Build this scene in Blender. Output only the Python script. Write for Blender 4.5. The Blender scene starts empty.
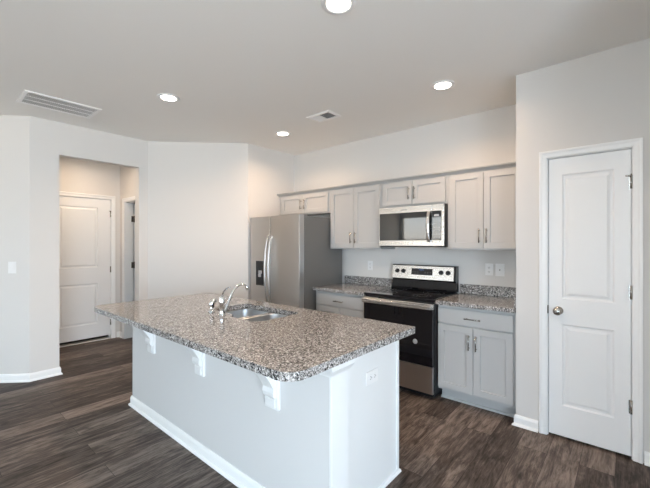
import bpy, bmesh, math, random
from mathutils import Vector, Matrix
random.seed(7)
PI = math.pi
scene = bpy.context.scene
C = scene.collection

# ------------------------------------------------------------------ camera
cam_d = bpy.data.cameras.new('camera')
cam_d.sensor_width = 36.0
cam_d.lens = 36.0 * 353.0 / 650.0
cam_d.clip_start = 0.05
cam = bpy.data.objects.new('camera', cam_d)
C.objects.link(cam)
cam.location = (0, 0, 1.42)
cam.rotation_euler = (PI / 2, 0, math.atan2(303, 353))
scene.camera = cam

# ------------------------------------------------------------------ world and daylight
world = bpy.data.worlds.new('world')
scene.world = world
world.use_nodes = True
bg = world.node_tree.nodes['Background']
wt = world.node_tree
w_tc = wt.nodes.new('ShaderNodeTexCoord'); w_sep = wt.nodes.new('ShaderNodeSeparateXYZ')
w_cr = wt.nodes.new('ShaderNodeValToRGB')          # sunlit ground below the horizon, bright hazy sky above
w_cr.color_ramp.elements[0].position = 0.46; w_cr.color_ramp.elements[0].color = (1.0, 0.80, 0.56, 1)
w_cr.color_ramp.elements[1].position = 0.54; w_cr.color_ramp.elements[1].color = (0.86, 0.95, 1.0, 1)
w_mr = wt.nodes.new('ShaderNodeMapRange'); w_mr.inputs['From Min'].default_value = -1.0
wt.links.new(w_tc.outputs['Generated'], w_sep.inputs[0]); wt.links.new(w_sep.outputs[2], w_mr.inputs['Value'])
wt.links.new(w_mr.outputs[0], w_cr.inputs[0]); wt.links.new(w_cr.outputs[0], bg.inputs[0])
bg.inputs[1].default_value = 5.4


def area(name, loc, rot, sx, sy, power, color):
    l = bpy.data.lights.new(name, 'AREA')
    l.shape = 'RECTANGLE'; l.size = sx; l.size_y = sy
    l.energy = power; l.color = color
    o = bpy.data.objects.new(name, l); C.objects.link(o)
    o.location = loc; o.rotation_euler = rot
    return o


# daylight entering by the windows of the living side (outside the panes)
area('daylight_patio', (2.45, -1.05, 1.05), (0, math.radians(90), 0), 1.9, 2.4, 195, (0.58, 0.78, 1.0))
area('ground_bounce_fill', (4.0, -1.2, 0.10), (0, math.radians(125), 0), 2.4, 3.0, 240, (1.0, 0.83, 0.60))  # added unseen lamp aimed upward, brightens the ceiling like ground bounce
area('daylight_back', (0.7, -5.80, 1.5), (math.radians(90), 0, 0), 2.2, 1.6, 150, (0.56, 0.79, 1.0))

vs = scene.view_settings
vs.view_transform = 'Standard'
vs.look = 'None'
vs.exposure = 0.13
vs.gamma = 1.0
vs.use_curve_mapping = False

# ------------------------------------------------------------------ materials
M = {}


def mat(name, col, rough=0.5, metal=0.0, spec=0.5, coat=0.0):
    m = bpy.data.materials.new(name); m.use_nodes = True
    b = m.node_tree.nodes['Principled BSDF']
    b.inputs['Base Color'].default_value = (*col, 1)
    b.inputs['Roughness'].default_value = rough
    b.inputs['Metallic'].default_value = metal
    b.inputs['Specular IOR Level'].default_value = spec
    b.inputs['Coat Weight'].default_value = coat
    M[name] = m
    return m


def nodes(m):
    nt = m.node_tree
    return nt, nt.nodes, nt.links, nt.nodes['Principled BSDF']


def paint(name, col, rough, bump=0.02, scale=120):
    """painted surface: very light mottling in tone and a faint roller texture"""
    m = mat(name, col, rough)
    nt, N, L, b = nodes(m)
    tc = N.new('ShaderNodeTexCoord')
    n = N.new('ShaderNodeTexNoise'); n.inputs['Scale'].default_value = scale
    L.new(tc.outputs['Object'], n.inputs['Vector'])
    bp = N.new('ShaderNodeBump'); bp.inputs['Strength'].default_value = bump
    bp.inputs['Distance'].default_value = 0.002
    L.new(n.outputs['Fac'], bp.inputs['Height'])
    L.new(bp.outputs['Normal'], b.inputs['Normal'])
    return m


paint('wall_paint', (0.69, 0.675, 0.655), 0.75)
paint('ceiling_paint', (0.89, 0.885, 0.865), 0.9, 0.04, 60)
paint('trim_white', (0.87, 0.88, 0.88), 0.35, 0.0)
paint('door_white', (0.87, 0.88, 0.885), 0.38, 0.0)
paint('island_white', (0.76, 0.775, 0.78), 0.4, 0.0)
paint('cabinet_grey', (0.475, 0.475, 0.47), 0.38, 0.0)
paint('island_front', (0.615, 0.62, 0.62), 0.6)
paint('vent_white', (0.93, 0.93, 0.93), 0.3, 0.0)
paint('plastic_white', (0.82, 0.82, 0.82), 0.3, 0.0)
mat('nickel', (0.46, 0.44, 0.41), 0.25, 1.0)
mat('dark_metal', (0.22, 0.20, 0.18), 0.35, 1.0)
mat('chrome', (0.80, 0.82, 0.84), 0.08, 1.0)
mat('black_gloss', (0.006, 0.006, 0.008), 0.04, 0, 0.5, 0.3)
mat('black_matte', (0.012, 0.012, 0.013), 0.45)
mat('oven_glass', (0.006, 0.007, 0.009), 0.03, 0, 0.5, 0.8)
M['oven_glass'].node_tree.nodes['Principled BSDF'].inputs['IOR'].default_value = 1.85
mat('display', (0.01, 0.015, 0.03), 0.1)
mat('fridge_side', (0.19, 0.187, 0.182), 0.42, 0.3)
mat('sticker_grey', (0.42, 0.43, 0.45), 0.4)
mat('etched_grey', (0.25, 0.25, 0.25), 0.5)
mat('ring_grey', (0.06, 0.06, 0.06), 0.4)
mat('slot_dark', (0.10, 0.10, 0.10), 0.6)
mat('duct_shade', (0.05, 0.05, 0.05), 0.8)  # near-black standing for the shade inside the ducts
mat('threshold', (0.62, 0.60, 0.56), 0.4)
mat('blind_white', (0.85, 0.86, 0.86), 0.5)

# brushed steel
def steel(name, col, rough, axis):
    m = mat(name, col, rough, 1.0)
    nt, N, L, b = nodes(m)
    tc = N.new('ShaderNodeTexCoord'); mp = N.new('ShaderNodeMapping')
    sc = [3, 3, 3]; sc[axis] = 260
    mp.inputs['Scale'].default_value = sc
    n = N.new('ShaderNodeTexNoise'); n.inputs['Scale'].default_value = 1.0
    n.inputs['Detail'].default_value = 3
    L.new(tc.outputs['Object'], mp.inputs['Vector']); L.new(mp.outputs[0], n.inputs['Vector'])
    mr = N.new('ShaderNodeMapRange')
    mr.inputs['To Min'].default_value = rough - 0.06; mr.inputs['To Max'].default_value = rough + 0.08
    L.new(n.outputs['Fac'], mr.inputs['Value']); L.new(mr.outputs[0], b.inputs['Roughness'])
    bp = N.new('ShaderNodeBump'); bp.inputs['Strength'].default_value = 0.03
    bp.inputs['Distance'].default_value = 0.001
    L.new(n.outputs['Fac'], bp.inputs['Height']); L.new(bp.outputs['Normal'], b.inputs['Normal'])
    return m


steel('steel', (0.60, 0.585, 0.57), 0.30, 2)
steel('steel_bright', (0.74, 0.73, 0.72), 0.26, 2)
steel('sink_steel', (0.60, 0.62, 0.64), 0.36, 1)

# glass pane
g = bpy.data.materials.new('window_glass'); g.use_nodes = True
nt = g.node_tree; nt.nodes.clear()
o_ = nt.nodes.new('ShaderNodeOutputMaterial'); mx = nt.nodes.new('ShaderNodeMixShader')
tr = nt.nodes.new('ShaderNodeBsdfTransparent'); gl = nt.nodes.new('ShaderNodeBsdfGlossy')
gl.inputs['Roughness'].default_value = 0.02
mx.inputs[0].default_value = 0.06
nt.links.new(tr.outputs[0], mx.inputs[1]); nt.links.new(gl.outputs[0], mx.inputs[2])
nt.links.new(mx.outputs[0], o_.inputs[0])
M['window_glass'] = g

# lamp lens
e = bpy.data.materials.new('lamp_lens'); e.use_nodes = True
eb = e.node_tree.nodes['Principled BSDF']
eb.inputs['Emission Color'].default_value = (1.0, 0.93, 0.82, 1)
eb.inputs['Emission Strength'].default_value = 14
M['lamp_lens'] = e
e = bpy.data.materials.new('clock_digits'); e.use_nodes = True
eb = e.node_tree.nodes['Principled BSDF']
eb.inputs['Base Color'].default_value = (0.05, 0.1, 0.25, 1)
eb.inputs['Emission Color'].default_value = (0.25, 0.45, 1.0, 1)
eb.inputs['Emission Strength'].default_value = 0.35
M['clock_digits'] = e

# granite
def granite(name):
    m = mat(name, (0.5, 0.45, 0.4), 0.12)
    nt, N, L, b = nodes(m)
    tc = N.new('ShaderNodeTexCoord')
    nz = N.new('ShaderNodeTexNoise'); nz.inputs['Scale'].default_value = 130; nz.inputs['Detail'].default_value = 2
    L.new(tc.outputs['Object'], nz.inputs['Vector'])
    add = N.new('ShaderNodeVectorMath'); add.operation = 'MULTIPLY_ADD'
    L.new(nz.outputs['Color'], add.inputs[0]); add.inputs[1].default_value = (0.006, 0.006, 0.006)
    L.new(tc.outputs['Object'], add.inputs[2])
    v = N.new('ShaderNodeTexVoronoi'); v.inputs['Scale'].default_value = 195
    L.new(add.outputs[0], v.inputs['Vector'])
    sep = N.new('ShaderNodeSeparateColor'); L.new(v.outputs['Color'], sep.inputs[0])
    cr = N.new('ShaderNodeValToRGB'); cr.color_ramp.interpolation = 'CONSTANT'
    el = cr.color_ramp.elements
    stops = [(0.0, (0.035, 0.035, 0.036)), (0.10, (0.10, 0.098, 0.098)), (0.26, (0.195, 0.188, 0.183)),
             (0.46, (0.30, 0.286, 0.275)), (0.68, (0.41, 0.396, 0.383)), (0.86, (0.66, 0.655, 0.65))]
    el[0].position = 0; el[0].color = (*stops[0][1], 1)
    el[1].position = stops[1][0]; el[1].color = (*stops[1][1], 1)
    for p, c in stops[2:]:
        q = el.new(p); q.color = (*c, 1)
    L.new(sep.outputs[0], cr.inputs[0])
    v2 = N.new('ShaderNodeTexVoronoi'); v2.inputs['Scale'].default_value = 120
    L.new(add.outputs[0], v2.inputs['Vector'])
    s2_ = N.new('ShaderNodeSeparateColor'); L.new(v2.outputs['Color'], s2_.inputs[0])
    gt = N.new('ShaderNodeMath'); gt.operation = 'GREATER_THAN'; gt.inputs[1].default_value = 0.91
    L.new(s2_.outputs[1], gt.inputs[0])
    mk = N.new('ShaderNodeMix'); mk.data_type = 'RGBA'
    L.new(gt.outputs[0], mk.inputs[0]); L.new(cr.outputs[0], mk.inputs[6]); mk.inputs[7].default_value = (0.03, 0.03, 0.032, 1)
    L.new(mk.outputs[2], b.inputs['Base Color'])
    return m


granite('granite')

# plank floor: planks run along y
def planks(name):
    m = mat(name, (0.1, 0.08, 0.06), 0.52, 0, 0.2)
    nt, N, L, b = nodes(m)
    tc = N.new('ShaderNodeTexCoord')
    mp = N.new('ShaderNodeMapping'); mp.inputs['Rotation'].default_value = (0, 0, PI / 2)
    mp.inputs['Location'].default_value = (0.35, 0.06, 0)
    L.new(tc.outputs['Object'], mp.inputs['Vector'])
    br = N.new('ShaderNodeTexBrick')
    br.offset = 0.37; br.offset_frequency = 2
    br.inputs['Scale'].default_value = 1
    br.inputs['Brick Width'].default_value = 1.22
    br.inputs['Row Height'].default_value = 0.178
    br.inputs['Mortar Size'].default_value = 0.0011
    br.inputs['Mortar Smooth'].default_value = 0.2
    br.inputs['Bias'].default_value = 0.0
    br.inputs['Color1'].default_value = (0, 0, 0, 1)
    br.inputs['Color2'].default_value = (1, 1, 1, 1)
    br.inputs['Mortar'].default_value = (0, 0, 0, 1)
    L.new(mp.outputs[0], br.inputs['Vector'])
    # per plank offset of the grain
    off = N.new('ShaderNodeVectorMath'); off.operation = 'MULTIPLY_ADD'
    L.new(br.outputs['Color'], off.inputs[0]); off.inputs[1].default_value = (7.3, 11.1, 3.7)
    L.new(mp.outputs[0], off.inputs[2])

    def noise(scale, detail, rough, dist):
        s = N.new('ShaderNodeMapping'); s.inputs['Scale'].default_value = scale
        L.new(off.outputs[0], s.inputs['Vector'])
        n = N.new('ShaderNodeTexNoise'); n.inputs['Scale'].default_value = 1
        n.inputs['Detail'].default_value = detail; n.inputs['Roughness'].default_value = rough
        n.inputs['Distortion'].default_value = dist
        L.new(s.outputs[0], n.inputs['Vector'])
        return n
    n1 = noise((2.2, 20, 1), 8, 0.72, 1.6)
    n2 = noise((7, 120, 1), 4, 0.7, 0.5)
    n3 = noise((2.6, 8, 1), 4, 0.65, 2.5)
    def math_(op, a, bb, c=None):
        k = N.new('ShaderNodeMath'); k.operation = op
        for i, q in enumerate((a, bb, c)):
            if q is None: continue
            if isinstance(q, (int, float)): k.inputs[i].default_value = q
            else: L.new(q, k.inputs[i])
        return k.outputs[0]
    s1 = math_('MULTIPLY', n1.outputs['Fac'], 0.60)
    s2 = math_('MULTIPLY_ADD', n2.outputs['Fac'], 0.26, s1)
    s3 = math_('MULTIPLY_ADD', n3.outputs['Fac'], 0.32, s2)
    sepc = N.new('ShaderNodeSeparateColor'); L.new(br.outputs['Color'], sepc.inputs[0])
    s4 = math_('MULTIPLY_ADD', sepc.outputs[0], 0.15, s3)
    cr = N.new('ShaderNodeValToRGB')
    el = cr.color_ramp.elements
    el[0].position = 0.47; el[0].color = (0.010, 0.008, 0.0075, 1)
    el[1].position = 0.80; el[1].color = (0.250, 0.205, 0.178, 1)
    q = el.new(0.56); q.color = (0.040, 0.030, 0.025, 1)
    q = el.new(0.66); q.color = (0.100, 0.078, 0.066, 1)
    L.new(s4, cr.inputs[0])
    # knots
    vm = N.new('ShaderNodeMapping'); vm.inputs['Scale'].default_value = (1.7, 5.5, 1)
    L.new(off.outputs[0], vm.inputs['Vector'])
    vo = N.new('ShaderNodeTexVoronoi'); vo.inputs['Scale'].default_value = 1
    L.new(vm.outputs[0], vo.inputs['Vector'])
    kr = N.new('ShaderNodeMapRange'); kr.inputs['From Min'].default_value = 0.02
    kr.inputs['From Max'].default_value = 0.12; kr.inputs['To Min'].default_value = 0.15
    L.new(vo.outputs['Distance'], kr.inputs['Value'])
    mk = N.new('ShaderNodeMix'); mk.data_type = 'RGBA'; mk.blend_type = 'MULTIPLY'
    mk.inputs[0].default_value = 1
    L.new(cr.outputs[0], mk.inputs[6]); L.new(kr.outputs[0], mk.inputs[7])
    mo = N.new('ShaderNodeMix'); mo.data_type = 'RGBA'
    L.new(br.outputs['Fac'], mo.inputs[0]); L.new(mk.outputs[2], mo.inputs[6])
    mo.inputs[7].default_value = (0.012, 0.009, 0.008, 1)
    L.new(mo.outputs[2], b.inputs['Base Color'])
    bp = N.new('ShaderNodeBump'); bp.inputs['Strength'].default_value = 0.25
    bp.inputs['Distance'].default_value = 0.002
    L.new(s3, bp.inputs['Height']); L.new(bp.outputs['Normal'], b.inputs['Normal'])
    rr = N.new('ShaderNodeMapRange'); rr.inputs['To Min'].default_value = 0.40; rr.inputs['To Max'].default_value = 0.62
    L.new(s2, rr.inputs['Value']); L.new(rr.outputs[0], b.inputs['Roughness'])
    return m


planks('plank_floor')

# ------------------------------------------------------------------ mesh helpers
def bx(bm, a, b, mi=0):
    """box between two corners"""
    r = bmesh.ops.create_cube(bm, size=1)
    s = [b[i] - a[i] for i in range(3)]; c = [(a[i] + b[i]) / 2 for i in range(3)]
    for v in r['verts']:
        v.co = Vector((v.co.x * s[0] + c[0], v.co.y * s[1] + c[1], v.co.z * s[2] + c[2]))
    if mi:
        for f in {f for v in r['verts'] for f in v.link_faces}: f.material_index = mi
    return r['verts']


def prism(bm, pts, vec, mi=0):
    """extrude the closed outline pts (3D points) along vec"""
    vec = Vector(vec)
    a = [bm.verts.new(p) for p in pts]; b = [bm.verts.new(Vector(p) + vec) for p in pts]
    n = len(pts)
    fs = [bm.faces.new(a[::-1]), bm.faces.new(b)]
    for i in range(n):
        fs.append(bm.faces.new((a[i], a[(i + 1) % n], b[(i + 1) % n], b[i])))
    for f in fs: f.material_index = mi
    return fs


def tube(bm, pts, r, seg=12, caps=True, mi=0):
    pts = [Vector(p) for p in pts]
    rs = r if isinstance(r, (list, tuple)) else [r] * len(pts)
    rings = []; prev = None
    for i, p in enumerate(pts):
        t = (pts[min(i + 1, len(pts) - 1)] - pts[max(i - 1, 0)]).normalized()
        if prev is None:
            u = t.orthogonal().normalized()
        else:
            u = (prev - t * prev.dot(t)).normalized()
        prev = u; w = t.cross(u)
        rings.append([bm.verts.new(p + (u * math.cos(2 * PI * k / seg) + w * math.sin(2 * PI * k / seg)) * rs[i]) for k in range(seg)])
    for i in range(len(rings) - 1):
        for k in range(seg):
            f = bm.faces.new((rings[i][k], rings[i][(k + 1) % seg], rings[i + 1][(k + 1) % seg], rings[i + 1][k]))
            f.smooth = True; f.material_index = mi
    if caps:
        bm.faces.new(rings[0][::-1]).material_index = mi
        bm.faces.new(rings[-1]).material_index = mi


def lathe(bm, prof, org=(0, 0, 0), axis='z', seg=32, mi=0):
    """prof = [(radius, height)], turned about an axis through org"""
    org = Vector(org)
    def P(r, h, a):
        c, s = math.cos(a) * r, math.sin(a) * r
        return org + (Vector((c, s, h)) if axis == 'z' else Vector((c, h, s)) if axis == 'y' else Vector((h, c, s)))
    rings = [[bm.verts.new(P(max(r, 1e-5), h, 2 * PI * k / seg)) for k in range(seg)] for r, h in prof]
    for i in range(len(rings) - 1):
        for k in range(seg):
            f = bm.faces.new((rings[i][k], rings[i][(k + 1) % seg], rings[i + 1][(k + 1) % seg], rings[i + 1][k]))
            f.smooth = True; f.material_index = mi


def obj(name, bm, mats, parent=None, bevel=0.0, seg=2, angle=35):
    bmesh.ops.recalc_face_normals(bm, faces=bm.faces)
    me = bpy.data.meshes.new(name); bm.to_mesh(me); bm.free()
    for m in (mats if isinstance(mats, (list, tuple)) else [mats]):
        me.materials.append(M[m])
    o = bpy.data.objects.new(name, me); C.objects.link(o)
    if parent is not None:
        o.parent = parent
        o.matrix_parent_inverse = Matrix.Identity(4)
        me.transform(Matrix.Translation(-parent_world(parent)))
    if bevel:
        b = o.modifiers.new('bevel', 'BEVEL'); b.width = bevel; b.segments = seg
        b.limit_method = 'ANGLE'; b.angle_limit = math.radians(angle); b.harden_normals = False
    return o


def parent_world(p):
    v = Vector((0, 0, 0))
    while p is not None:
        v = v + p.location; p = p.parent
    return v


def new(): return bmesh.new()


def thing(name, label, cat, loc, group=None):
    o = bpy.data.objects.new(name, None); C.objects.link(o)
    o.location = loc; o.empty_display_size = 0.1
    o['label'] = label; o['category'] = cat
    if group: o['group'] = group
    return o


def tag(o, label, cat, group=None):
    o['label'] = label; o['category'] = cat
    if group: o['group'] = group
    return o


def struct(name, bm, m, parent=None, bevel=0.0):
    o = obj(name, bm, m, parent, bevel)
    if parent is None: o['kind'] = 'structure'
    return o


def dup(root, loc, label=None, group=None):
    r = root.copy(); C.objects.link(r); r.location = loc
    if label: r['label'] = label
    if group: r['group'] = group
    for ch in list(root.children):
        c = ch.copy(); C.objects.link(c); c.parent = r
        for gch in ch.children:
            d = gch.copy(); C.objects.link(d); d.parent = c
    return r


def simple(name, verts_pairs, m, parent=None, bevel=0.0, seg=2):
    bm = new()
    for a, b in verts_pairs: bx(bm, a, b)
    return obj(name, bm, m, parent, bevel, seg)


# ------------------------------------------------------------------ room shell
H = 2.743
bm = new(); bx(bm, (-7.6, -5.75, -0.1), (3.35, 5.0, 0)); struct('floor', bm, 'plank_floor')
bm = new(); bx(bm, (-7.6, -5.75, H), (3.35, 5.0, H + 0.12)); struct('ceiling', bm, 'ceiling_paint')

FY = -5.5
RW = 2.1
WK, WP, WI = 3.71, 3.08, -0.667        # back wall y, pantry wall y, inner corner x
bm = new(); bx(bm, (-3.92, WK, 0), (-0.55, WK + 0.12, H)); struct('wall_back', bm, 'wall_paint')
bm = new(); bx(bm, (WI, WP + 0.12, 0), (-0.55, WK, H)); struct('wall_pantry_side', bm, 'wall_paint')
# pantry wall with door opening
PX0, PX1, PZ = -0.452, 0.018, 2.052
bm = new()
bx(bm, (WI, WP, 0), (PX0 - 0.02, WP + 0.12, H)); bx(bm, (PX1 + 0.02, WP, 0), (RW + .12, WP + 0.12, H))
bx(bm, (PX0 - 0.02, WP, PZ + 0.02), (PX1 + 0.02, WP + 0.12, H)); struct('wall_pantry', bm, 'wall_paint')
bm = new(); bx(bm, (-0.55, WK + 0.6, 0), (RW + .12, WK + 0.72, H)); struct('wall_pantry_back', bm, 'wall_paint')

KX = -3.793; BX = -4.694; AY = 0.779; CY = 1.966
CE = CY + (KX - BX)
bm = new(); bx(bm, (KX - 0.12, CE, 0), (KX, WK, H)); struct('wall_kitchen_left', bm, 'wall_paint')
bm = new()
prism(bm, [(BX, CY, 0), (KX, CE, 0), (KX - 0.12, CE + 0.0, 0), (BX - 0.12, CY + 0.0, 0)], (0, 0, H))
struct('wall_diagonal', bm, 'wall_paint')
DY0, DY1, DZ = 1.032, 1.856, 2.392
bm = new()
bx(bm, (BX - 0.12, AY, 0), (BX, DY0, H)); bx(bm, (BX - 0.12, DY1, 0), (BX, CY, H)); bx(bm, (BX - 0.12, DY0, DZ), (BX, DY1, H))
struct('wall_doorway', bm, 'wall_paint')
AE = 1.95
bm = new()
prism(bm, [(BX, AY, 0), (BX - AE, AY - AE, 0), (BX - AE - 0.12, AY - AE, 0), (BX - 0.12, AY, 0)], (0, 0, H))
struct('wall_left_diagonal', bm, 'wall_paint')
LX = BX - AE
bm = new(); bx(bm, (LX - 0.12, FY, 0), (LX, AY - AE, H)); struct('wall_left', bm, 'wall_paint')

# short wall closing the kitchen on the right, just beyond the picture
bm = new(); bx(bm, (0.40, 1.75, 0), (0.52, WP, H)); bx(bm, (0.52, 1.75, 0), (RW, 1.87, H)); struct('wall_right_return', bm, 'wall_paint')
# hall behind the doorway
HX, HY = -5.91, 2.06
HD0, HD1, HDZ = 1.13, 1.935, 2.085
bm = new()
bx(bm, (HX - 0.12, 0.5, 0), (HX, HD0 - 0.015, H)); bx(bm, (HX - 0.12, HD1 + 0.015, 0), (HX, HY + 0.12, H)); bx(bm, (HX - 0.12, HD0 - 0.015, HDZ + 0.02), (HX, HD1 + 0.015, H))
struct('wall_hall_end', bm, 'wall_paint')
bm = new(); bx(bm, (HX, 0.66, 0), (BX - 0.12, 0.78, H)); struct('wall_hall_left', bm, 'wall_paint')
RX0, RX1, RZ = -5.73, -4.98, 2.06
bm = new()
bx(bm, (HX, HY, 0), (RX0, HY + 0.12, H)); bx(bm, (RX1, HY, 0), (BX - 0.03, HY + 0.12, H)); bx(bm, (RX0, HY, RZ), (RX1, HY + 0.12, H))
struct('wall_hall_right', bm, 'wall_paint')
bm = new()
bx(bm, (-6.6, 4.2, 0), (-3.92, 4.32, H)); bx(bm, (-6.72, HY + 0.12, 0), (-6.6, 4.32, H))
bx(bm, (-6.6, HY + 0.12, 0), (HX - 0.12, HY + 0.24, H))
bx(bm, (-4.04, 3.83, 0), (-3.92, 4.2, H)); struct('wall_side_room', bm, 'wall_paint')

bm = new(); bx(bm, (RW, WP + .12, 0), (RW + .12, WK + .6, H)); bx(bm, (-0.55, WK + .12, 0), (-0.43, WK + .6, H)); struct('wall_pantry_end', bm, 'wall_paint')
bm = new(); bx(bm, (HX - 0.42, 0.5, 0), (HX - 0.30, HY + .12, H)); bx(bm, (HX - 0.30, 0.38, 0), (HX, 0.5, H)); struct('hall_light_blocker', bm, 'wall_paint')  # added unseen backing, keeps outside light from leaking under the hall door
# living side: right wall with patio door opening, front wall with two windows
bm = new()
bx(bm, (RW, FY, 0), (RW + .12, -2.25, H)); bx(bm, (RW, 0.15, 0), (RW + .12, WP, H)); bx(bm, (RW, -2.25, 2.06), (RW + .12, 0.15, H)); bx(bm, (RW, -2.25, 0), (RW + .12, 0.15, 0.04))
struct('wall_right', bm, 'wall_paint')
bm = new()
holes = [(-6.53, -4.90), (-3.9, -2.3), (-0.4, 1.8)]
xs = [LX - 0.12, -6.53, -4.90, -3.9, -2.3, -0.4, 1.8, RW + .12]
for i in (0, 2, 4, 6): bx(bm, (xs[i], FY - 0.12, 0), (xs[i + 1], FY, H))
for a, b in holes:
    bx(bm, (a, FY - 0.12, 0), (b, FY, 0.75)); bx(bm, (a, FY - 0.12, 2.44), (b, FY, H))
struct('wall_front', bm, 'wall_paint')


def window_x(n, a, b, z0, z1):
    w = thing('window_%d' % n, '', '', ((a + b) / 2, FY - 0.06, z0))
    del w['label']; del w['category']; w['kind'] = 'structure'
    bm = new(); y0, y1 = FY - 0.09, FY - 0.04; t = 0.05
    bx(bm, (a + .001, y0, z0 + .001), (a + t, y1, z1 - .001)); bx(bm, (b - t, y0, z0 + .001), (b - .001, y1, z1 - .001))
    bx(bm, (a + t, y0, z0 + .001), (b - t, y1, z0 + t)); bx(bm, (a + t, y0, z1 - t), (b - t, y1, z1 - .001))
    mz = (z0 + z1) / 2; bx(bm, (a + t, y0, mz - .02), (b - t, y1, mz + .02))
    obj('window_frame', bm, 'trim_white', w, 0.003)
    bm = new(); bx(bm, (a + t, y0 + .02, z0 + t), (b - t, y0 + .025, z1 - t)); obj('pane', bm, 'window_glass', w)
    return w


window_x(1, -6.53, -4.90, 0.75, 2.44)
window_x(2, -0.4, 1.8, 0.75, 2.44)
window_x(4, -3.9, -2.3, 0.75, 2.44)
w = thing('window_3', '', '', (RW + .06, -1.05, 0.04)); del w['label']; del w['category']; w['kind'] = 'structure'
bm = new()
for a, b in ((-2.249, -2.19), (-1.08, -1.02), (0.09, 0.149)): bx(bm, (RW + .03, a, 0.041), (RW + .08, b, 2.059))
for a, b in ((-2.19, -1.08), (-1.02, 0.09)):
    bx(bm, (RW + .03, a, 0.041), (RW + .08, b, 0.12)); bx(bm, (RW + .03, a, 2.0), (RW + .08, b, 2.059))
obj('window_frame', bm, 'trim_white', w, 0.003)
bm = new(); bx(bm, (RW + .05, -2.19, 0.12), (RW + .055, -1.08, 2.0)); obj('pane', bm, 'window_glass', w)
bm = new(); bx(bm, (RW + .05, -1.02, 0.12), (RW + .055, 0.09, 2.0)); obj('pane', bm, 'window_glass', w)
# blind hanging in the window that the microwave mirrors
bl = thing('window_blind', 'white horizontal slatted blind in the window across the living side', 'blind', (-5.7, FY - 0.02, 2.3))
bm = new()
z = 2.36
while z > 0.80:
    vsl = bx(bm, (-6.52, -0.022, -0.001), (-4.91, 0.022, 0.001))
    rot = Matrix.Rotation(math.radians(12), 4, 'X')
    for v in vsl: v.co = rot @ v.co + Vector((0, FY - 0.012, z))
    z -= 0.045
obj('slats', bm, 'blind_white', bl)
simple('headrail', [((-6.525, FY - 0.035, 2.385), (-4.905, FY + 0.015, 2.438))], 'blind_white', bl, 0.003)

# baseboards ------------------------------------------------------------------
def mitre_prism(bm, prof, p, q, n, d, m0, m1):
    up = Vector((0, 0, 1))
    a_ = [bm.verts.new(p + n * a + up * z - d * (a * m0)) for a, z in prof]; b_ = [bm.verts.new(q + n * a + up * z + d * (a * m1)) for a, z in prof]
    k = len(prof); bm.faces.new(a_[::-1]); bm.faces.new(b_)
    for i in range(k): bm.faces.new((a_[i], a_[(i + 1) % k], b_[(i + 1) % k], b_[i]))


def baseboard(name, p, q, nrm, h=0.083, ext0=0.0, ext1=0.0):
    """profile board with shoe moulding from p to q (xy), standing out along nrm"""
    p = Vector((*p, 0)); q = Vector((*q, 0)); n = Vector((*nrm, 0)).normalized(); d = (q - p).normalized()
    prof = [(0.001, 0.001), (0.026, 0.001), (0.025, 0.010), (0.019, 0.018), (0.013, 0.020), (0.013, h - 0.022), (0.010, h - 0.008), (0.006, h), (0.001, h)]
    bm = new()
    mitre_prism(bm, prof, p, q, n, d, 1 if ext0 else 0, 1 if ext1 else 0)
    return struct(name, bm, 'trim_white')


baseboard('baseboard_pantry_left', (WI, WP), (PX0 - 0.062, WP), (0, -1), ext0=0.024)
baseboard('baseboard_return', (0.40, 1.75), (0.40, WP), (-1, 0))
baseboard('baseboard_pantry_right', (PX1 + 0.062, WP), (0.40, WP), (0, -1))
baseboard('baseboard_doorway_left', (BX, AY), (BX, DY0), (1, 0), ext1=0.026)
baseboard('baseboard_left_diagonal', (LX, AY - AE), (BX, AY), (1, -1), ext1=0.004)
baseboard('baseboard_doorway_return', (BX - 0.12, DY0), (BX, DY0), (0, 1), ext1=1)
baseboard('baseboard_doorway_right', (BX, DY1), (BX, CY), (1, 0))
baseboard('baseboard_diagonal', (BX, CY), (KX, CE), (1, -1))
baseboard('baseboard_kitchen_left', (KX, CE), (KX, WK), (1, 0))
baseboard('baseboard_hall_end', (HX, HD1 + 0.075), (HX, HY), (1, 0))
baseboard('baseboard_hall_corner', (HX, HY), (RX0 - 0.075, HY), (0, -1))
baseboard('baseboard_hall_left', (HX, 0.78), (BX - 0.12, 0.78), (0, 1))
baseboard('baseboard_left', (LX, FY), (LX, AY - AE), (1, 0))
baseboard('baseboard_front', (LX, FY), (RW, FY), (0, 1))

# ------------------------------------------------------------------ doors
def casing_mesh(x0, x1, ztop, w, depth=0.017):
    """door casing in local frame: wall face at y=0, standing out to -y; opening x0..x1; stepped profile"""
    bm = new()
    prof = [(0, 0.001), (0, 0.011), (0.008, 0.014), (w * 0.55, 0.016), (w - 0.014, depth + 0.003), (w - 0.003, depth + 0.003), (w, 0.012), (w, 0.001)]
    # left, top, right with mitres: build as three mitred prisms
    def piece(path0, path1, dirf):
        a = [bm.verts.new(dirf(o, d, path0)) for o, d in prof]
        b = [bm.verts.new(dirf(o, d, path1)) for o, d in prof]
        n = len(prof)
        bm.faces.new(a[::-1]); bm.faces.new(b)
        for i in range(n): bm.faces.new((a[i], a[(i + 1) % n], b[(i + 1) % n], b[i]))
    piece(0, 1, lambda o, d, t: Vector((x0 - o, -d, 0.001 if t == 0 else ztop + o)))
    piece(0, 1, lambda o, d, t: Vector((x0 - o if t == 0 else x1 + o, -d, ztop + o)))
    piece(0, 1, lambda o, d, t: Vector((x1 + o, -d, 0.001 if t == 0 else ztop + o)))
    return bm


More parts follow.
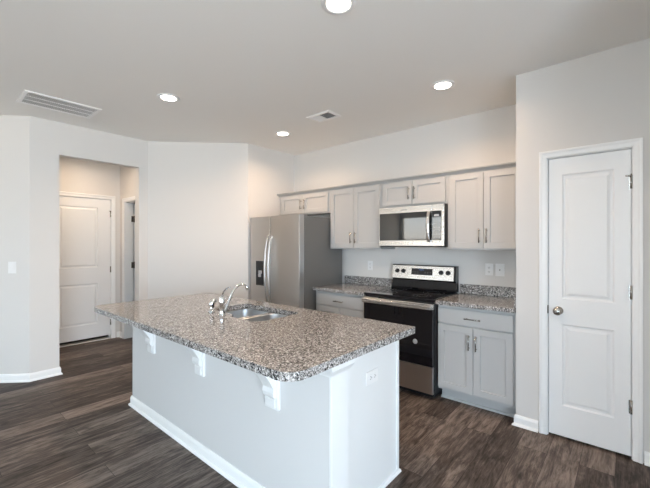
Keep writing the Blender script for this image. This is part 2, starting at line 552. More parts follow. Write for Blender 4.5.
def panel_door_mesh(x0, x1, z0, z1, panels, th=0.035, g=0.006):
    """two-panel moulded door: face at y=0 (towards -y), thickness to +y. panels = [(xa, xb, za, zb)]"""
    bm = new()
    xs = [x0, panels[0][0], panels[0][1], x1]
    zs = [z0]
    for p in sorted(panels, key=lambda p: p[2]): zs += [p[2], p[3]]
    zs.append(z1)
    grid = [[bm.verts.new((x, 0, z)) for x in xs] for z in zs]
    for j in range(len(zs) - 1):
        for i in range(3):
            if i == 1 and j % 2 == 1: continue
            bm.faces.new((grid[j][i], grid[j][i + 1], grid[j + 1][i + 1], grid[j + 1][i]))
    # panel insets: down slope, flat, then raised field
    for j in range(1, len(zs) - 1, 2):
        ring = [grid[j][1], grid[j][2], grid[j + 1][2], grid[j + 1][1]]
        xa, xb, za, zb = xs[1], xs[2], zs[j], zs[j + 1]
        for ins, dep in ((0.010, 0.009), (0.024, 0.009), (0.040, 0.002)):
            nr = [bm.verts.new(p) for p in ((xa + ins, dep, za + ins), (xb - ins, dep, za + ins), (xb - ins, dep, zb - ins), (xa + ins, dep, zb - ins))]
            for k in range(4): bm.faces.new((ring[k], ring[(k + 1) % 4], nr[(k + 1) % 4], nr[k]))
            ring = nr
        bm.faces.new(ring)
    # back and sides
    c = [bm.verts.new(p) for p in ((x0, th, z0), (x1, th, z0), (x1, th, z1), (x0, th, z1))]
    bm.faces.new(c[::-1])
    bot = grid[0]; top = grid[-1]
    bm.faces.new([*bot[::-1], c[0], c[1]]); bm.faces.new([*top, c[2], c[3]])
    bm.faces.new([r[0] for r in grid] + [c[3], c[0]]); bm.faces.new([r[-1] for r in grid][::-1] + [c[1], c[2]])
    return bm


def to_world(bm, mtx):
    bmesh.ops.transform(bm, matrix=mtx, verts=bm.verts)
    return bm


def jamb_mesh(x0, x1, ztop, depth, t=0.018):
    bm = new()
    bx(bm, (x0 - t, 0.001, 0.001), (x0, depth - .001, ztop + t)); bx(bm, (x1, 0.001, 0.001), (x1 + t, depth - .001, ztop + t))
    bx(bm, (x0, 0.001, ztop), (x1, depth - .001, ztop + t))
    # stops
    bx(bm, (x0, 0.045, 0.001), (x0 + 0.012, 0.075, ztop)); bx(bm, (x1 - 0.012, 0.045, 0.001), (x1, 0.075, ztop)); bx(bm, (x0 + .012, 0.045, ztop - 0.012), (x1 - .012, 0.075, ztop))
    return bm


def hinge_mesh(x, z, y=-0.004, h=0.09, pin=False):
    bm = new()
    tube(bm, [(x, y - 0.004, z - h / 2), (x, y - 0.004, z + h / 2)], 0.0065, 10)
    for k in range(1, 5):
        zz = z - h / 2 + k * h / 5
        tube(bm, [(x, y - 0.004, zz - 0.0008), (x, y - 0.004, zz + 0.0008)], 0.0058, 10)
    bx(bm, (x - 0.012, y, z - h / 2), (x + 0.012, y + 0.002, z + h / 2))
    if pin:
        tube(bm, [(x, y - .004, z + h / 2), (x, y - .004, z + h / 2 + .008)], 0.0045, 8)
        tube(bm, [(x - 0.002, y - .006, z + h / 2 - 0.004), (x - 0.028, y - .016, z + h / 2 - 0.004)], 0.006, 8)
    return bm


# pantry door (front faces -y)
T = Matrix.Translation((0, WP, 0))
struct('trim_1', to_world(casing_mesh(PX0 - 0.005, PX1 + 0.005, PZ + 0.005, 0.052), T), 'trim_white')
struct('trim_2', to_world(jamb_mesh(PX0, PX1, PZ, 0.12, 0.018), T), 'trim_white')
d1 = bpy.data.objects.new('door_1', None); C.objects.link(d1); d1.location = (PX1, WP, 0); d1['kind'] = 'structure'
obj('door_leaf', to_world(panel_door_mesh(PX0 + 0.004, PX1 - 0.004, 0.018, PZ - 0.004, [(-0.365, -0.069, 0.240, 0.835), (-0.365, -0.069, 1.020, 1.928)]), Matrix.Translation((0, WP + 0.004, 0))), 'door_white', d1)
for i, z in enumerate((1.83, 1.10, 0.345)):
    obj('hinge', to_world(hinge_mesh(PX1 - 0.002, z, pin=(i == 0)), Matrix.Translation((0, WP + 0.003, 0))), 'nickel', d1)
bm = new()
lathe(bm, [(0, 0.0), (0.031, 0.0), (0.031, -0.004), (0.026, -0.010), (0.013, -0.014), (0.0115, -0.030), (0.017, -0.036), (0.026, -0.044), (0.0285, -0.053), (0.0265, -0.062), (0.018, -0.068), (0.0, -0.070)], (-0.388, WP + 0.003, 0.932), 'y')
obj('door_knob', bm, 'nickel', d1)
bm = new(); bx(bm, (PX0 - 0.0035, WP - 0.0135, 0.905), (PX0 + 0.0035, WP + 0.003, 0.965)); obj('strike_plate', bm, 'dark_metal', d1, 0.002)

# hall end door: local x -> world y (reversed so -y local = +x world)
R = Matrix.Translation((HX, 0, 0)) @ Matrix(((0, -1, 0, 0), (1, 0, 0, 0), (0, 0, 1, 0), (0, 0, 0, 1)))
struct('trim_3', to_world(casing_mesh(HD0, HD1, HDZ, 0.057), R), 'trim_white')
struct('trim_4', to_world(jamb_mesh(HD0, HD1, HDZ, 0.11, 0.014), R), 'trim_white')
d2 = bpy.data.objects.new('door_2', None); C.objects.link(d2); d2.location = (HX, HD1, 0); d2['kind'] = 'structure'
obj('door_leaf', to_world(panel_door_mesh(HD0 + 0.003, HD1 - 0.004, 0.058, HDZ - 0.004, [(1.29, 1.765, 0.255, 0.845), (1.29, 1.765, 1.08, 1.955)]), R @ Matrix.Translation((0, 0.004, 0))), 'door_white', d2)
for i, z in enumerate((1.87, 1.04, 0.25)):
    obj('hinge', to_world(hinge_mesh(HD1 - 0.002, z, pin=(i == 0)), R @ Matrix.Translation((0, 0.003, 0))), 'nickel', d2)
bm = new(); lathe(bm, [(0, 0), (0.031, 0), (0.03, 0.008), (0.012, 0.014), (0.012, 0.03), (0.027, 0.045), (0.027, 0.06), (0, 0.07)], (HX - 0.004, HD0 + 0.075, 0.95), 'x')
obj('door_knob', bm, 'nickel', d2)
bm = new(); bx(bm, (HX - 0.09, HD0 + 0.002, 0.001), (HX + 0.012, HD1 - 0.002, 0.016)); struct('trim_5', bm, 'threshold', None, 0.004)

# hall side door standing open into the next room
T2 = Matrix.Translation((0, HY, 0))
struct('trim_6', to_world(casing_mesh(RX0 + 0.018, RX1 - 0.018, RZ - 0.018, 0.062), T2), 'trim_white')
bm = new()
bx(bm, (RX0 + .0005, HY + .001, 0.001), (RX0 + 0.018, HY + .119, RZ - .0005)); bx(bm, (RX1 - 0.018, HY + .001, 0.001), (RX1 - .0005, HY + .119, RZ - .0005)); bx(bm, (RX0 + 0.018, HY + .001, RZ - 0.018), (RX1 - .018, HY + .119, RZ - .0005))
struct('trim_7', bm, 'trim_white')
d3 = bpy.data.objects.new('door_3', None); C.objects.link(d3); d3.location = (RX0, HY + 0.13, 0); d3['kind'] = 'structure'
bm = panel_door_mesh(0.0, 0.70, 0.012, 2.03, [(0.11, 0.59, 0.24, 0.83), (0.11, 0.59, 1.02, 1.92)])
obj('door_leaf', to_world(bm, Matrix.Translation((RX0 + 0.035, HY + 0.145, 0)) @ Matrix.Rotation(math.radians(110), 4, 'Z')), 'door_white', d3)
for z in (1.80, 1.10, 0.3):
    bm = new(); bx(bm, (RX0 + 0.0185, HY + 0.088, z - 0.045), (RX0 + 0.0225, HY + 0.118, z + 0.045))
    tube(bm, [(RX0 + 0.026, HY + 0.126, z - 0.05), (RX0 + 0.026, HY + 0.126, z + 0.05)], 0.009, 10)
    obj('hinge', bm, 'dark_metal', d3)

# ------------------------------------------------------------------ cabinets
def shaker(x0, x1, z0, z1, yf, th=0.019, rail=0.055, rec=0.012):
    """shaker door front at y=yf facing -y"""
    bm = new()
    yb = yf + th
    O = [(x0, z0), (x1, z0), (x1, z1), (x0, z1)]
    I = [(x0 + rail, z0 + rail), (x1 - rail, z0 + rail), (x1 - rail, z1 - rail), (x0 + rail, z1 - rail)]
    c = 0.0008
    I2 = [(x0 + rail + c, z0 + rail + c), (x1 - rail - c, z0 + rail + c), (x1 - rail - c, z1 - rail - c), (x0 + rail + c, z1 - rail - c)]
    vo = [bm.verts.new((x, yf, z)) for x, z in O]; vi = [bm.verts.new((x, yf, z)) for x, z in I]
    vr = [bm.verts.new((x, yf + rec, z)) for x, z in I2]; vb = [bm.verts.new((x, yb, z)) for x, z in O]
    for k in range(4):
        n = (k + 1) % 4
        bm.faces.new((vo[k], vo[n], vi[n], vi[k])); bm.faces.new((vi[k], vi[n], vr[n], vr[k])); bm.faces.new((vo[n], vo[k], vb[k], vb[n]))
    bm.faces.new(vr); bm.faces.new(vb[::-1])
    return bm


def pull(x, z, yf, L=0.13, vertical=True):
    bm = new(); r = 0.0055; s = 0.030
    d = Vector((0, 0, 1)) if vertical else Vector((1, 0, 0))
    c = Vector((x, yf - s, z))
    tube(bm, [c - d * L / 2, c + d * L / 2], r, 10)
    for k in (-1, 1):
        p = c + d * (k * (L / 2 - 0.017))
        tube(bm, [p, Vector((p.x, yf - 0.0003, p.z))], 0.0048, 8)
    return bm


def add_door(root, x0, x1, z0, z1, yf, hx, hz, rail=0.055):
    d = obj('door', shaker(x0, x1, z0, z1, yf, rail=rail), 'cabinet_grey', root, 0.0012, 1)
    obj('handle', pull(hx, hz, yf), 'nickel', d)
    return d


def wall_cabinet(x0, x1, z0, z1, dx0, dx1, dz0, dz1, label, depth=0.306, hz=None, fill=None, rail=0.055):
    root = thing('wall_cabinet', label, 'cabinet', ((x0 + x1) / 2, WK, z0), 'grey wall cabinets')
    yb = WK - 0.001; yf = WK - depth
    bm = new()
    bx(bm, (x0 + .0008, yf, z0 + 0.012), (x1 - .0008, yb, z1)); 
    bx(bm, (x0 + .0008, yf - 0.0006, z0), (x1 - .0008, yf + 0.018, z0 + 0.03))
    bx(bm, (x0 + .0008, yf, z0), (x0 + 0.016, yb, z0 + 0.012)); bx(bm, (x1 - 0.016, yf, z0), (x1 - .0008, yb, z0 + 0.012))
    obj('body', bm, 'cabinet_grey', root)
    mid = (dx0 + dx1) / 2; yd = yf - 0.0205
    hz = dz0 + 0.115 if hz is None else hz
    add_door(root, dx0, mid - 0.0022, dz0, dz1, yd, mid - 0.032, hz, rail)
    add_door(root, mid + 0.0022, dx1, dz0, dz1, yd, mid + 0.032, hz, rail)
    return root


ZT = 2.092
wall_cabinet(-3.765, -2.832, 1.812, ZT, -3.715, -2.862, 1.832, 2.078, 'short grey wall cabinet above the refrigerator', hz=1.945, rail=0.05)
wall_cabinet(-2.832, -2.092, 1.362, ZT, -2.812, -2.106, 1.378, 2.080, 'tall grey wall cabinet between the refrigerator and the microwave')
wall_cabinet(-2.092, -1.338, 1.816, ZT, -2.058, -1.358, 1.836, 2.078, 'short grey wall cabinet directly above the microwave', hz=1.950, rail=0.05)
wall_cabinet(-1.338, -0.672, 1.362, ZT, -1.312, -0.690, 1.380, 2.080, 'tall grey wall cabinet right of the microwave, against the pantry corner')
bm = new()
y0 = WK - 0.306
prism(bm, [(-3.790, y0 + 0.02, ZT + .001), (-3.790, y0 - 0.004, ZT + .001), (-3.790, y0 - 0.008, ZT + 0.008), (-3.790, y0 - 0.018, ZT + 0.016), (-3.790, y0 - 0.034, ZT + 0.021), (-3.790, y0 - 0.042, ZT + 0.028), (-3.790, y0 - 0.042, ZT + 0.036), (-3.790, y0 + 0.02, ZT + 0.036)], (3.120, 0, 0))
bx(bm, (-3.790, y0 + 0.02, ZT + .001), (-0.670, WK - .001, ZT + 0.012))
tag(obj('crown_moulding', bm, 'cabinet_grey'), 'long narrow grey moulding running along the tops of the wall cabinets', 'moulding')


def base_cabinet(x0, x1, dx0, dx1, label):
    root = thing('base_cabinet', label, 'cabinet', ((x0 + x1) / 2, WK, 0), 'grey base cabinets')
    yf = 3.130; zt = 0.874
    bm = new()
    bx(bm, (x0, yf, 0.105), (x1, WK - .001, zt))
    bx(bm, (x0 + 0.001, yf + 0.082, 0.001), (x1 - 0.001, WK - .01, 0.105))
    obj('body', bm, 'cabinet_grey', root, 0.001, 1)
    bm = new(); prism(bm, [(x0, yf + 0.080, 0.001), (x0, yf + 0.062, 0.001), (x0, yf + 0.066, 0.014), (x0, yf + 0.074, 0.020), (x0, yf + 0.080, 0.020)], (x1 - x0, 0, 0))
    obj('shoe_moulding', bm, 'cabinet_grey', root)
    yd = yf - 0.0205
    dr = simple('drawer', [((dx0, yd, 0.714), (dx1, yd + 0.019, 0.846))], 'cabinet_grey', root, 0.0025, 2)
    mid = (dx0 + dx1) / 2
    obj('handle', pull((mid), 0.775, yd, 0.135, False), 'nickel', dr)
    add_door(root, dx0, mid - 0.0022, 0.128, 0.700, yd, mid - 0.030, 0.575)
    add_door(root, mid + 0.0022, dx1, 0.128, 0.700, yd, mid + 0.030, 0.575)
    return root


base_cabinet(-2.826, -2.090, -2.808, -2.108, 'grey base cabinet between the refrigerator and the range')
base_cabinet(-1.3175, -0.672, -1.325 + 0.012, -0.696, 'grey base cabinet right of the range, beside the pantry wall')


def counter(x0, x1, side, label):
    root = thing('countertop', label, 'countertop', ((x0 + x1) / 2, WK, 0.875))
    simple('slab', [((x0, 3.070, 0.876), (x1, WK - .002, 0.912))], 'granite', root, 0.004)
    simple('backsplash', [((x0, WK - 0.022, 0.9125), (x1, WK - .002, 1.008))], 'granite', root, 0.002)
    if side:
        simple('side_splash', [((x1 - 0.020, 3.095, 0.9125), (x1, WK - 0.0225, 1.008))], 'granite', root, 0.002)


counter(-2.832, -2.0865, False, 'speckled granite counter left of the range with a low backsplash')
counter(-1.3215, -0.669, True, 'speckled granite counter right of the range with a low backsplash')

# ------------------------------------------------------------------ refrigerator
fr = thing('refrigerator', 'stainless side by side refrigerator with dark dispenser and grey sides', 'refrigerator', (-3.29, 3.25, 0))
FX0, FX1, FYF = -3.735, -2.842, 2.862
bm = new(); bx(bm, (FX0 + .004, FYF + 0.085, 0.03), (FX1 - .002, 3.66, 1.748)); bx(bm, (FX0 + .02, FYF + 0.06, 0.001), (FX1 - .02, 3.6, 0.03))
obj('body', bm, 'fridge_side', fr, 0.004)
def fdoor(x0, x1, cut=None):
    """door slab with slightly rounded vertical edges"""
    bm = new(); z0, z1 = 0.06, 1.762
    r = 0.004
    pts = [(x0, FYF + 0.078), (x0, FYF + r), (x0 + r * .3, FYF + r * .3), (x0 + r, FYF), (x1 - r, FYF), (x1 - r * .3, FYF + r * .3), (x1, FYF + r), (x1, FYF + 0.078)]
    prism(bm, [(x, y, z0) for x, y in pts], (0, 0, z1 - z0))
    return bm
SM = -3.349
dl = obj('door', fdoor(FX0, SM - 0.0045), 'steel', fr)
drr = obj('door', fdoor(SM + 0.0045, FX1), 'steel', fr)
simple('gasket_seam_shade', [((SM - 0.0042, FYF + 0.006, 0.07), (SM + 0.0042, FYF + 0.084, 1.75)), ((FX0 + .006, FYF + 0.0785, 0.07), (FX1 - .004, FYF + 0.0845, 1.745))], 'black_matte', fr)  # black strip paints shade into the door seam; thin sheet behind is the seal
def fhandle(x, lean):
    bm = new(); n = 22; pts = []
    for i in range(n + 1):
        t = i / n; z = 0.66 + t * 0.86
        b = math.sin(PI * t)
        pts.append((x + lean * 0.004 * b, FYF - 0.012 - 0.052 * b ** 0.55, z))
    # flattened grip: rectangular section swept
    prev = None; rings = []
    for (px, py, pz) in pts:
        w, d = 0.0125, 0.008
        rings.append([bm.verts.new((px + a, py + c, pz)) for a, c in ((-w, d), (-w, -d * .5), (-w * .5, -d), (w * .5, -d), (w, -d * .5), (w, d))])
    for i in range(n):
        for k in range(6):
            f = bm.faces.new((rings[i][k], rings[i][(k + 1) % 6], rings[i + 1][(k + 1) % 6], rings[i + 1][k])); f.smooth = True
    bm.faces.new(rings[0][::-1]); bm.faces.new(rings[-1])
    for z in (0.675, 1.505): bx(bm, (x - 0.011, FYF - 0.016, z - 0.015), (x + 0.011, FYF - 0.0005, z + 0.015))
    return bm
obj('handle', fhandle(SM - 0.028, -1), 'steel', dl)
obj('handle', fhandle(SM + 0.028, 1), 'steel', drr)
dp = simple('dispenser', [((-3.622, FYF - 0.003, 0.895), (-3.448, FYF - 0.0004, 1.205))], 'black_gloss', dl, 0.002)
bm = new()
bx(bm, (-3.612, FYF - 0.0045, 0.905), (-3.458, FYF - 0.0032, 1.10)); obj('dispenser_recess', bm, 'black_matte', dl)
bm = new(); bx(bm, (-3.560, FYF - 0.016, 1.045), (-3.500, FYF - 0.0046, 1.085)); bx(bm, (-3.545, FYF - 0.030, 1.005), (-3.515, FYF - 0.0046, 1.044))
obj('dispenser_nozzle', bm, 'sticker_grey', dl, 0.003)
for a, b in ((FX0 + .01, -3.62), (-2.96, FX1 - .01)): simple('hinge_cover', [((a, FYF + 0.085, 1.7485), (b, 3.0, 1.765))], 'fridge_side', fr, 0.003)
simple('toe_grille', [((FX0 + .01, FYF + 0.03, 0.004), (FX1 - .01, FYF + 0.055, 0.055))], 'black_matte', fr, 0.002)

# ------------------------------------------------------------------ range
GX0, GX1 = -2.0835, -1.3245
rg = thing('range', 'freestanding electric range with black glass front and steel backguard', 'stove', ((GX0 + GX1) / 2, 3.4, 0))
bm = new()
bx(bm, (GX0, 3.078, 0.055), (GX1, 3.69, 0.889)); bx(bm, (GX0 + .03, 3.12, 0.001), (GX1 - .03, 3.65, 0.055))
obj('body', bm, 'black_matte', rg, 0.003)
bm = new(); bx(bm, (GX0 + .0005, 3.045, 0.890), (GX1 - .0005, 3.64, 0.920)); ck = obj('cooktop', bm, 'black_gloss', rg, 0.007, 3)
for cx_, cy_, r in ((-1.90, 3.20, 0.105), (-1.51, 3.20, 0.085), (-1.90, 3.47, 0.078), (-1.51, 3.47, 0.105)):
    for q in (r, r * 0.6):
        bm = new()
        lathe(bm, [(q, 0.0), (q, 0.0004), (q - 0.002, 0.0004), (q - 0.002, 0.0)], (cx_, cy_, 0.9201), 'z', 40)
        obj('burner_ring', bm, 'ring_grey', ck)
bm = new()
prism(bm, [(GX0 + .01, 3.585, 0.9205), (GX0 + .01, 3.688, 0.9205), (GX0 + .01, 3.688, 1.190), (GX0 + .01, 3.640, 1.190), (GX0 + .01, 3.622, 1.184), (GX0 + .01, 3.605, 1.035), (GX0 + .01, 3.618, 1.022), (GX0 + .01, 3.600, 0.94)], (GX1 - GX0 - .02, 0, 0))
bgd = obj('backguard', bm, 'black_gloss', rg, 0.003)
bm = new()
prism(bm, [(GX0 + .016, 3.6035, 1.036), (GX0 + .016, 3.6195, 1.178), (GX0 + .016, 3.6165, 1.178), (GX0 + .016, 3.6005, 1.036)], (GX1 - GX0 - .05, 0, 0))
obj('control_panel', bm, 'steel_bright', bgd)
def slopey(z): return 3.6005 + (z - 1.036) * (0.016 / 0.142)
bm = new(); za, zb = 1.082, 1.152; xa, xb = -1.828, -1.585
prism(bm, [(xa, slopey(za) - .0004, za), (xa, slopey(zb) - .0004, zb), (xa, slopey(zb) - .0024, zb), (xa, slopey(za) - .0024, za)], (xb - xa, 0, 0))
obj('display_panel', bm, 'black_matte', bgd)
bm = new(); yy = slopey(1.135) - 0.0032
for (a, b, c, d) in ((-1.738, -1.727, 1.124, 1.1265), (-1.722, -1.711, 1.124, 1.1265), (-1.700, -1.689, 1.124, 1.1265), (-1.738, -1.727, 1.142, 1.1445), (-1.722, -1.711, 1.142, 1.1445), (-1.700, -1.689, 1.142, 1.1445), (-1.7275, -1.725, 1.1265, 1.142), (-1.7115, -1.709, 1.1265, 1.142), (-1.6895, -1.687, 1.1265, 1.142), (-1.7065, -1.7045, 1.130, 1.132), (-1.7065, -1.7045, 1.137, 1.139)):
    bx(bm, (a, yy, c), (b, yy + 0.0006, d))
obj('clock', bm, 'clock_digits', bgd)
bm = new()
for i in range(8):
    x = -1.818 + i * 0.029
    if 2 < i < 5: continue
    for z in (1.096, 1.112): simple('touch_key', [((x, slopey(z) - 0.0032, z - .0014), (x + 0.014, slopey(z) - 0.0024, z + .0014))], 'etched_grey', bgd)
for x in (-2.003, -1.927, -1.490, -1.416):
    bm = new(); lathe(bm, [(0, 0), (0.024, 0), (0.024, -0.006), (0.0195, -0.010), (0.0175, -0.026), (0.0, -0.028)], (x, slopey(1.118) - 0.0005, 1.118), 'y', 24)
    bx(bm, (x - 0.004, slopey(1.118) - 0.036, 1.100), (x + 0.004, slopey(1.118) - 0.026, 1.136))
    obj('knob', bm, 'black_matte', bgd)
bm = new(); bx(bm, (GX0 + .003, 3.042, 0.305), (GX1 - .010, 3.077, 0.822)); od = obj('oven_door', bm, 'black_gloss', rg, 0.004)
od['label'] = 'black glass oven door'
bm = new(); bx(bm, (GX0 + .003, 3.040, 0.8225), (GX1 - .010, 3.077, 0.876)); obj('door_top_rail', bm, 'steel_bright', od, 0.003)
bm = new()
bx(bm, (GX0 + .006, 2.993, 0.826), (GX1 - .014, 3.012, 0.868))
for x in (GX0 + .008, GX1 - .040): bx(bm, (x, 3.0125, 0.832), (x + 0.024, 3.0398, 0.862))
obj('handle', bm, 'steel_bright', od, 0.006, 3)
bm = new(); lathe(bm, [(0, 0), (0.023, 0), (0.023, -0.0008), (0.018, -0.0008)], (-1.505, 3.0416, 0.513), 'y', 28)
lathe(bm, [(0.018, -0.0008), (0.013, -0.0008), (0.0, -0.0008)], (-1.505, 3.0416, 0.513), 'y', 28, 1)
for k in range(5):
    a = 2 * PI * k / 5; bx(bm, (-1.508 + 0.008 * math.cos(a), 3.0400, 0.510 + 0.008 * math.sin(a)), (-1.502 + 0.008 * math.cos(a), 3.0407, 0.516 + 0.008 * math.sin(a)))
obj('sticker', bm, ['sticker_grey', 'etched_grey'], od)
simple('storage_drawer', [((GX0 + .003, 3.046, 0.055), (GX1 - .010, 3.077, 0.298))], 'steel', rg, 0.004)
# ------------------------------------------------------------------ microwave
MX0, MX1, MY = -2.066, -1.341, 3.312
mw = thing('microwave', 'over-the-range stainless microwave with black window and curved handle', 'microwave', ((MX0 + MX1) / 2, 3.5, 1.39))
bm = new(); bx(bm, (MX0 + .001, MY + 0.028, 1.389), (MX1, WK - .002, 1.812)); obj('body', bm, 'black_matte', mw, 0.003)
SE = -1.459
md = simple('door', [((MX0, MY, 1.400), (SE - .001, MY + 0.027, 1.809))], 'steel_bright', mw, 0.003)
simple('window', [((-2.055, MY - 0.0025, 1.456), (SE - 0.0012, MY - .0003, 1.744))], 'oven_glass', md, 0.001, 1)
bm = new(); n = 18; rings = []
for i in range(n + 1):
    t = i / n; z = 1.440 + t * 0.305; b = math.sin(PI * t) ** 0.6
    x = SE - 0.028; w = 0.0145; d = 0.006; y = MY - 0.010 - 0.034 * b
    rings.append([bm.verts.new((x + a, y + c, z)) for a, c in ((-w, d), (-w, -d * .4), (-w * .5, -d), (w * .5, -d), (w, -d * .4), (w, d))])
for i in range(n):
    for k in range(6):
        f = bm.faces.new((rings[i][k], rings[i][(k + 1) % 6], rings[i + 1][(k + 1) % 6], rings[i + 1][k])); f.smooth = True
bm.faces.new(rings[0][::-1]); bm.faces.new(rings[-1])
for z in (1.448, 1.737): bx(bm, (SE - .039, MY - 0.012, z - 0.008), (SE - .017, MY - 0.003, z + 0.008))
obj('handle', bm, 'steel_bright', md)
cp = simple('control_panel', [((SE + .001, MY, 1.400), (MX1, MY + 0.027, 1.809))], 'steel_bright', mw, 0.003)
simple('keypad', [((SE + 0.0012, MY - 0.0025, 1.456), (-1.364, MY - .0003, 1.744))], 'oven_glass', cp, 0.001, 1)
simple('clock_window', [((-1.436, MY - 0.0034, 1.690), (-1.388, MY - .0026, 1.712))], 'sticker_grey', cp)
bm = new()
for r_ in range(5):
    for c_ in range(3): simple('key', [((-1.440 + c_ * 0.024, MY - 0.003, 1.480 + r_ * 0.034), (-1.428 + c_ * 0.024, MY - 0.0026, 1.484 + r_ * 0.034))], 'etched_grey', cp)
# maker's mark, unreadably small in the photograph
bm = new(); x = -1.795
for k, wd in enumerate((8, 6, 3, 5, 3, 6, 6, 6, 3)):
    bx(bm, (x, MY - 0.0006, 1.768), (x + wd * 0.0009, MY - 0.0001, 1.780)); x += wd * 0.0009 + 0.0028
obj('badge', bm, 'etched_grey', md)
for k in range(2): simple('grease_filter', [((-1.98 + k * 0.36, 3.40, 1.386), (-1.78 + k * 0.36, 3.52, 1.3885))], 'steel', mw)

# ------------------------------------------------------------------ island
IX0, IX1 = -3.318, -1.044
IY0, IYW, IY1 = 1.257, 1.380, 1.962
isl = thing('kitchen_island', 'large white kitchen island with bracketed overhang and end post', 'island', (-2.19, 1.6, 0))
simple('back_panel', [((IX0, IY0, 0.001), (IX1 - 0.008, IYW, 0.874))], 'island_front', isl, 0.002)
bm = new()
bx(bm, (IX0, IYW + .0005, 0.001), (IX0 + 0.02, IY1, 0.874))
bx(bm, (IX0 + .02, IYW + .0005, 0.105), (-1.104, IY1 - 0.02, 0.125))
bx(bm, (IX0 + .02, IY1 - 0.075 - .012, 0.001), (-1.104, IY1 - 0.075, 0.105))
for x in (-2.80, -1.75): bx(bm, (x, IYW + .001, 0.125), (x + .018, IY1 - 0.02, 0.84))
bx(bm, (IX0 + .02, IY1 - 0.02, 0.105), (-1.104, IY1 - 0.001, 0.13)); bx(bm, (IX0 + .02, IY1 - 0.02, 0.845), (-1.104, IY1 - .001, 0.873))
obj('cabinet_body', bm, 'island_white', isl)
bm = new(); bx(bm, (-1.102, IYW + .0005, 0.001), (-1.089, IY1, 0.874)); obj('end_panel', bm, 'island_white', isl)
bm = new(); bx(bm, (-1.0885, IY1 - 0.022, 0.022), (-1.080, IY1 + .004, 0.874)); obj('corner_strip', bm, 'island_white', isl, 0.001, 1)
# post: boards wrapping the end of the back panel
bm = new(); bx(bm, (IX1 - 0.0075, IY0 - 0.002, 0.001), (IX1 + 0.004, IYW + 0.006, 0.800)); post = obj('end_post', bm, 'island_white', isl, 0.0015, 1)
bm = new()
def ring_prof(bm, x0, x1, y0, y1, prof):
    """moulding round three sides (front -y, end +x, back +y): prof = [(out, z)]"""
    rings = [[bm.verts.new(p) for p in ((x0, y0 - o, z), (x1 + o, y0 - o, z), (x1 + o, y1 + o, z), (x0, y1 + o, z))] for o, z in prof]
    for i in range(len(rings) - 1):
        for k in range(4): bm.faces.new((rings[i][k], rings[i][(k + 1) % 4], rings[i + 1][(k + 1) % 4], rings[i + 1][k]))
    bm.faces.new(rings[0][::-1]); bm.faces.new(rings[-1])
ring_prof(bm, IX1 - 0.060, IX1 + 0.004, IY0 - 0.002, IYW + 0.006, [(0.0015, 0.801), (0.006, 0.803), (0.008, 0.812), (0.014, 0.822), (0.024, 0.838), (0.030, 0.842), (0.030, 0.874)])
obj('capital', bm, 'island_white', isl)
# baseboards of the island
def iboard(p, q, nrm, h, parent=isl, e0=0, e1=0):
    p = Vector((*p, 0)); q = Vector((*q, 0)); n = Vector((*nrm, 0)); d = (q - p).normalized()
    if h > 0.05:
        prof = [(0.0005, 0.001), (0.026, 0.001), (0.025, 0.010), (0.019, 0.018), (0.013, 0.020), (0.013, h - 0.022), (0.010, h - 0.008), (0.006, h), (0.0005, h)]
    else:
        prof = [(0.0005, 0.001), (0.016, 0.001), (0.015, 0.012), (0.009, h - .002), (0.0005, h)]
    bm = new(); mitre_prism(bm, prof, p, q, n, d, 1 if e0 else 0, 1 if e1 else 0)
    return obj('baseboard', bm, 'trim_white', parent)
iboard((IX0, IY0), (IX1 + 0.004, IY0), (0, -1), 0.083, e0=0.024, e1=0.013)
iboard((IX0, IY0), (IX0, IY1), (-1, 0), 0.083, e0=1)
iboard((IX1 + 0.0045, IY0 - 0.002), (IX1 + 0.0045, IYW + 0.006), (1, 0), 0.083, e0=1, e1=1)
iboard((-1.0885, IYW + 0.007), (-1.0885, IY1 + 0.004), (1, 0), 0.022, e1=1)
# far side doors and false fronts
xs_ = [IX0 + .03, -2.78, -1.76, -1.10]
for i in range(3):
    a, b = xs_[i] + .008, xs_[i + 1] - .008; mid = (a + b) / 2
    for (p, q, hx) in ((a, mid - .0015, mid - .03), (mid + .0015, b, mid + .03)):
        bm = shaker(p, q, 0.128, 0.70, 0); bmesh.ops.transform(bm, matrix=Matrix.Translation((p + q, IY1 + 0.0195, 0)) @ Matrix.Rotation(PI, 4, 'Z'), verts=bm.verts)
        dd = obj('door', bm, 'cabinet_grey', isl)
        bm = pull(0, 0.575, 0); bmesh.ops.transform(bm, matrix=Matrix.Translation((hx, IY1 + 0.0195, 0)) @ Matrix.Rotation(PI, 4, 'Z'), verts=bm.verts)
        obj('handle', bm, 'nickel', dd)
    simple('drawer_front', [((a, IY1 + .0005, 0.714), (b, IY1 + 0.0195, 0.840))], 'cabinet_grey', isl, 0.002)
# corbels
def corbel(xr):
    x0, x1 = xr - 0.107, xr
    cb = simple('corbel', [((x0, IY0 - 0.018, 0.545), (x1, IY0 - .0005, 0.873))], 'island_white', isl, 0.002)
    yb = IY0 - 0.0185
    prof = [(0, 0.873), (0.200, 0.873), (0.200, 0.846), (0.188, 0.842)]
    prof += [(0.182, 0.838), (0.150, 0.817), (0.118, 0.792), (0.090, 0.764), (0.066, 0.736), (0.046, 0.710), (0.032, 0.686)]   # concave sweep
    prof += [(0.020, 0.665), (0.024, 0.640), (0.020, 0.622), (0.010, 0.612), (0.0, 0.610)]
    bm = new(); prism(bm, [(x0 + 0.010, yb - d, z) for d, z in prof], (0.084, 0, 0))
    obj('scroll', bm, 'island_white', cb)
    bm = new(); bx(bm, (x0 + 0.012, yb - 0.008, 0.556), (x0 + 0.092, yb, 0.606)); obj('foot_block', bm, 'island_white', cb, 0.004)
for xr in (-1.388, -2.121, -2.858): corbel(xr)
